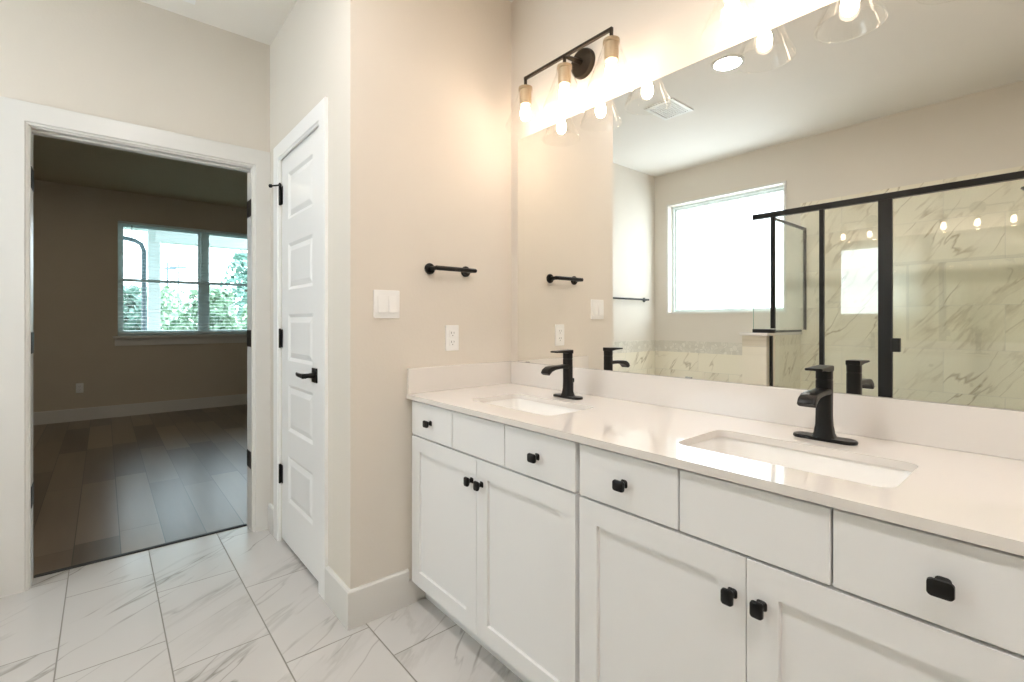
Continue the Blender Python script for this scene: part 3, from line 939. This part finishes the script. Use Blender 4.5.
def outlet(label, x, yw, z, on=True):
    o_ = thing('power_outlet', label, 'outlet', (x, yw, z))
    a = lambda s_, y: [(x + p * s_, y, z + q * s_) for p, q in rrect(0, 0, 0.067, 0.112, 0.004, 3)]
    obj('plate', loft(BM(), [a(1, yw), a(1, yw - 0.0045), a(0.97, yw - 0.006)]), M['plate'], o_, smooth=30)
    if on:
        for dz in (-0.0195, 0.0195):
            q_ = obj('socket_face', box(BM(), x - 0.0165, x + 0.0165, yw - 0.0080, yw - 0.0058, z + dz - 0.0145, z + dz + 0.0145, 0.001), M['plate'], o_)
            bm = BM()
            for ax, hh in ((-0.0065, 0.0045), (0.0065, 0.0036)):
                box(bm, x + ax - 0.001, x + ax + 0.001, yw - 0.0083, yw - 0.0079, z + dz - hh + 0.003, z + dz + hh + 0.003)
            lathe(bm, [(0.0022, 0), (0.0022, 0.0004)], (x, yw - 0.0079, z + dz - 0.0085), (0, -1, 0), 10)
            obj('slots', bm, M['dark'], q_)
    return o_
outlet('white duplex outlet on the peach wall above the countertop', 1.168, YT, 1.087)
outlet('small pale outlet on the dim bedroom wall above its baseboard', -0.213, YB, 0.381)

# ------------------------------------------------------------------ ceiling fittings
def can(label, x, y, z, mat, r=0.075):
    c_ = thing('recessed_light', label, 'ceiling light', (x, y, z))
    obj('trim_ring', lathe(BM(), [(r + 0.018, 0), (r + 0.018, -0.004), (r + 0.004, -0.008), (r, -0.006), (r, 0)], (x, y, z), seg=36, cap0=False, cap1=False), M['trim'], c_, smooth=35)
    obj('lens', lathe(BM(), [(r, -0.001), (r, -0.0045), (r * 0.6, -0.006)], (x, y, z), seg=32), mat, c_, smooth=35)
can('round ceiling light of the bathroom seen in the mirror under the bulbs', 0.156, 1.36, ZC, M['can'])
can('added fill light, round and unseen, on the ceiling above the camera', 0.156, -0.10, ZC, M['can'])  # out of view, added to brighten the vanity fronts and near floor
can('added fill light, round and unseen, on the ceiling at the back of the bathroom', 0.156, -1.15, ZC, M['can'])  # second added lamp behind the camera, fills the room with light
can('round glowing ceiling light of the dim bedroom', -0.248, 5.61, ZC + 0.03, M['bedcan'])
def grille(name, label, x0, x1, y0, y1, n, cat):
    g_ = thing(name, label, cat, ((x0 + x1) / 2, (y0 + y1) / 2, ZC))
    P = lambda u, v, w: (u, v, ZC + w)
    obj('frame', slab_holes(BM(), [x0, x1], [y0, y1], [(x0 + 0.025, x1 - 0.025, y0 + 0.025, y1 - 0.025)], P, -0.012, -0.0003), M['plate'], g_)
    bm = BM()
    for i in range(n):
        yy = y0 + 0.03 + (y1 - y0 - 0.06) * (i + 0.5) / n
        box(bm, x0 + 0.024, x1 - 0.024, yy - 0.006, yy + 0.006, ZC - 0.010, ZC - 0.006)
    box(bm, x0 + 0.02, x1 - 0.02, y0 + 0.02, y1 - 0.02, ZC - 0.004, ZC - 0.001)
    obj('louvres', bm, M['plate'], g_)
grille('exhaust_fan', 'square white ceiling exhaust fan grille seen in the mirror', -0.27, 0.01, 1.815, 2.045, 9, 'exhaust fan')
grille('air_register', 'white ceiling air register at the top edge above the doorway', 0.04, 0.338, 2.50, 2.782, 11, 'air vent')

# ------------------------------------------------------------------ bedroom window with its blind
w2 = thing('window_2', 'bright twin bedroom window looking onto trees', 'window', ((BX0 + BX1) / 2, YB + 0.1, BZ0), kind='structure')
PB = PY(YB)
MU = 1.028
bm = slab_holes(BM(), [BX0 + e, BX1 - e], [BZ0 + e, BZ1 - e], [(BX0 + 0.024, MU - 0.033, BZ0 + 0.024, BZ1 - 0.024), (MU + 0.033, BX1 - 0.024, BZ0 + 0.024, BZ1 - 0.024)], PB, 0.065, 0.13)
obj('frame', bm, M['vinyl'], w2)
ZM = 1.672
for (a, b) in ((BX0 + 0.024, MU - 0.033), (MU + 0.033, BX1 - 0.024)):
    for (c, d, w_a, w_b) in ((BZ0 + 0.024, ZM + 0.018, 0.072, 0.095), (ZM - 0.018, BZ1 - 0.024, 0.098, 0.122)):
        s_ = obj('sash', slab_holes(BM(), [a, b], [c, d], [(a + 0.032, b - 0.032, c + 0.034, d - 0.034)], PB, w_a, w_b), M['vinyl'], w2)
        obj('pane', box(BM(), a + 0.032, b - 0.032, YB + (w_a + w_b) / 2 - 0.002, YB + (w_a + w_b) / 2 + 0.002, c + 0.034, d - 0.034), M['pane'], s_)
bm = box(BM(), BX0 - 0.045, BX1 + 0.045, YB - 0.05, YB + 0.0, BZ0 - 0.028, BZ0, 0.003)
box(bm, BX0 + e, BX1 - e, YB, YB + 0.065, BZ0 - 0.0, BZ0 + 0.004)
obj('sill', bm, M['trim'], w2)
obj('apron', box(BM(), BX0 - 0.03, BX1 + 0.03, YB - 0.016, YB - 0.0004, BZ0 - 0.118, BZ0 - 0.0285, 0.002), M['trim'], w2)

bl = thing('window_blind', 'open white horizontal slat blind hanging in the bedroom window', 'window blind', ((BX0 + BX1) / 2, YB + 0.032, BZ0 + 0.03))
obj('head_rail', box(BM(), BX0 + 0.006, BX1 - 0.006, YB + 0.012, YB + 0.056, BZ1 - 0.034, BZ1 - 0.003, 0.002), M['slat'], bl)
bm = BM()
zz = BZ1 - 0.055
while zz > BZ0 + 0.06:
    c_, s_ = math.cos(0.14) * 0.024, math.sin(0.14) * 0.024
    yc = YB + 0.034
    loft(bm, [[(xx, yc - c_, zz - s_), (xx, yc, zz + 0.0015), (xx, yc + c_, zz + s_), (xx, yc, zz - 0.0010)] for xx in (BX0 + 0.008, BX1 - 0.008)])
    zz -= 0.0445
obj('slats', bm, M['slat'], bl)
obj('bottom_rail', box(BM(), BX0 + 0.008, BX1 - 0.008, YB + 0.010, YB + 0.058, BZ0 + 0.022, BZ0 + 0.040, 0.002), M['slat'], bl)
obj('tilt_wand', tube(BM(), [(BX0 + 0.135, YB + 0.004, BZ1 - 0.05), (BX0 + 0.135, YB + 0.002, BZ1 - 0.62)], 0.0042, 8), M['pipe'], bl)

# ------------------------------------------------------------------ outside the bedroom window
struct('ground', box(BM(), -30, 40, YB + 0.2, 70, -0.5, -0.35), M['lawn'], 'green lawn outside the bedroom window', 'ground')
pc_ = thing('porch', 'white porch roof with a square post outside the bedroom window', 'porch', (1.0, 9.5, -0.35), kind='structure')
obj('porch_ceiling', box(BM(), -3, 5, YB + 0.15, 9.7, 2.78, 2.88), M['vinyl'], pc_)
obj('beam', box(BM(), 0.62, 5, 9.42, 9.66, 2.43, 2.78), M['vinyl'], pc_)
obj('beam', box(BM(), -3, 0.62, 9.42, 9.66, 2.60, 2.78), M['vinyl'], pc_)
obj('post', box(BM(), 0.53, 0.69, 9.46, 9.62, -0.35, 2.60, 0.01), M['vinyl'], pc_)
obj('slab', box(BM(), -3, 5, YB + 0.2, 9.7, -0.35, -0.12), M['pipe'], pc_)
tag(obj('downspout', tube(BM(), [(-0.05, 9.35, 2.45), (0.20, 9.35, 2.43), (0.36, 9.35, 2.40), (0.44, 9.35, 2.35), (0.475, 9.35, 2.25), (0.475, 9.35, -0.12)], 0.032, 12), M['pipe'], smooth=50),
    'dark bent downspout beside the white porch post outside the window', 'pipe')

def tree(label, x, y, h, r, mat, n, cat='tree', name='tree'):
    t_ = thing(name, label, cat, (x, y, -0.35), 'greenery outside the bedroom window')
    bm = BM()
    rnd = random.Random(int(x * 91 + y * 17))
    tube(bm, [(x, y, -0.35), (x + 0.05, y, h * 0.4), (x - 0.04, y, h * 0.8)], [0.06 + h * 0.02, 0.05 + h * 0.01, 0.02], 8)
    obj('trunk', bm, M['bark'], t_)
    bm = BM()
    for i in range(n):
        # leaves through several overlapping clumps
        c_ = rnd.random() * 2 * PI
        q = rnd.random() ** 0.5
        zz = rnd.random()
        rr = r * (0.55 + 0.45 * math.sin(PI * min(1, zz * 0.9 + 0.15))) * (0.75 + 0.35 * math.sin(c_ * 3 + zz * 5 + x))
        p = Vector((x + math.cos(c_) * rr * q, y + math.sin(c_) * rr * q, -0.2 + zz * (h + 0.2)))
        s_ = 0.05 + 0.07 * rnd.random()
        a_ = Vector((rnd.uniform(-1, 1), rnd.uniform(-1, 1), rnd.uniform(-1, 1))).normalized() * s_
        b_ = a_.cross(Vector((rnd.uniform(-1, 1), rnd.uniform(-1, 1), rnd.uniform(-1, 1)))).normalized() * s_ * 0.6
        bm.faces.new([bm.verts.new(p + v) for v in (a_, b_, -a_, -b_)])
    obj('foliage', bm, mat, t_)
tree('blue green shrub left of the white porch post outside the window', 0.25, 11.0, 1.75, 0.62, M['leaf1'], 2300, 'shrub', 'shrub')
tree('pale green shrub right of the porch post outside the window', 1.66, 11.2, 1.80, 0.66, M['leaf2'], 2600, 'shrub', 'shrub')
tree('large pale shrub behind the window mullion outside', 2.85, 12.0, 1.85, 0.66, M['leaf2'], 2600, 'shrub', 'shrub')
tree('blue green shrub at the right edge of the bedroom window view', 4.10, 12.6, 1.9, 0.6, M['leaf1'], 1500, 'shrub', 'shrub')
tree('taller tree rising above the shrubs in the right window pane', 3.15, 15.5, 3.1, 0.95, M['leaf1'], 1800)
tree('distant tree low behind the shrubs in the middle of the window', 1.2, 18.5, 2.2, 1.5, M['leaf2'], 2600)

def pole(label, x, y, h):
    t_ = thing('utility_pole', label, 'utility pole', (x, y, -0.35), 'utility poles')
    obj('mast', tube(BM(), [(x, y, -0.35), (x, y, h)], [0.06, 0.045], 8), M['pipe'], t_)
    obj('cross_arm', box(BM(), x - 0.5, x + 0.5, y - 0.05, y + 0.05, h - 0.5, h - 0.38), M['pipe'], t_)
pole('left of two small distant utility poles seen through the bedroom window', 3.3, 40, 5.2)
pole('right of two small distant utility poles seen through the bedroom window', 4.1, 42, 5.5)
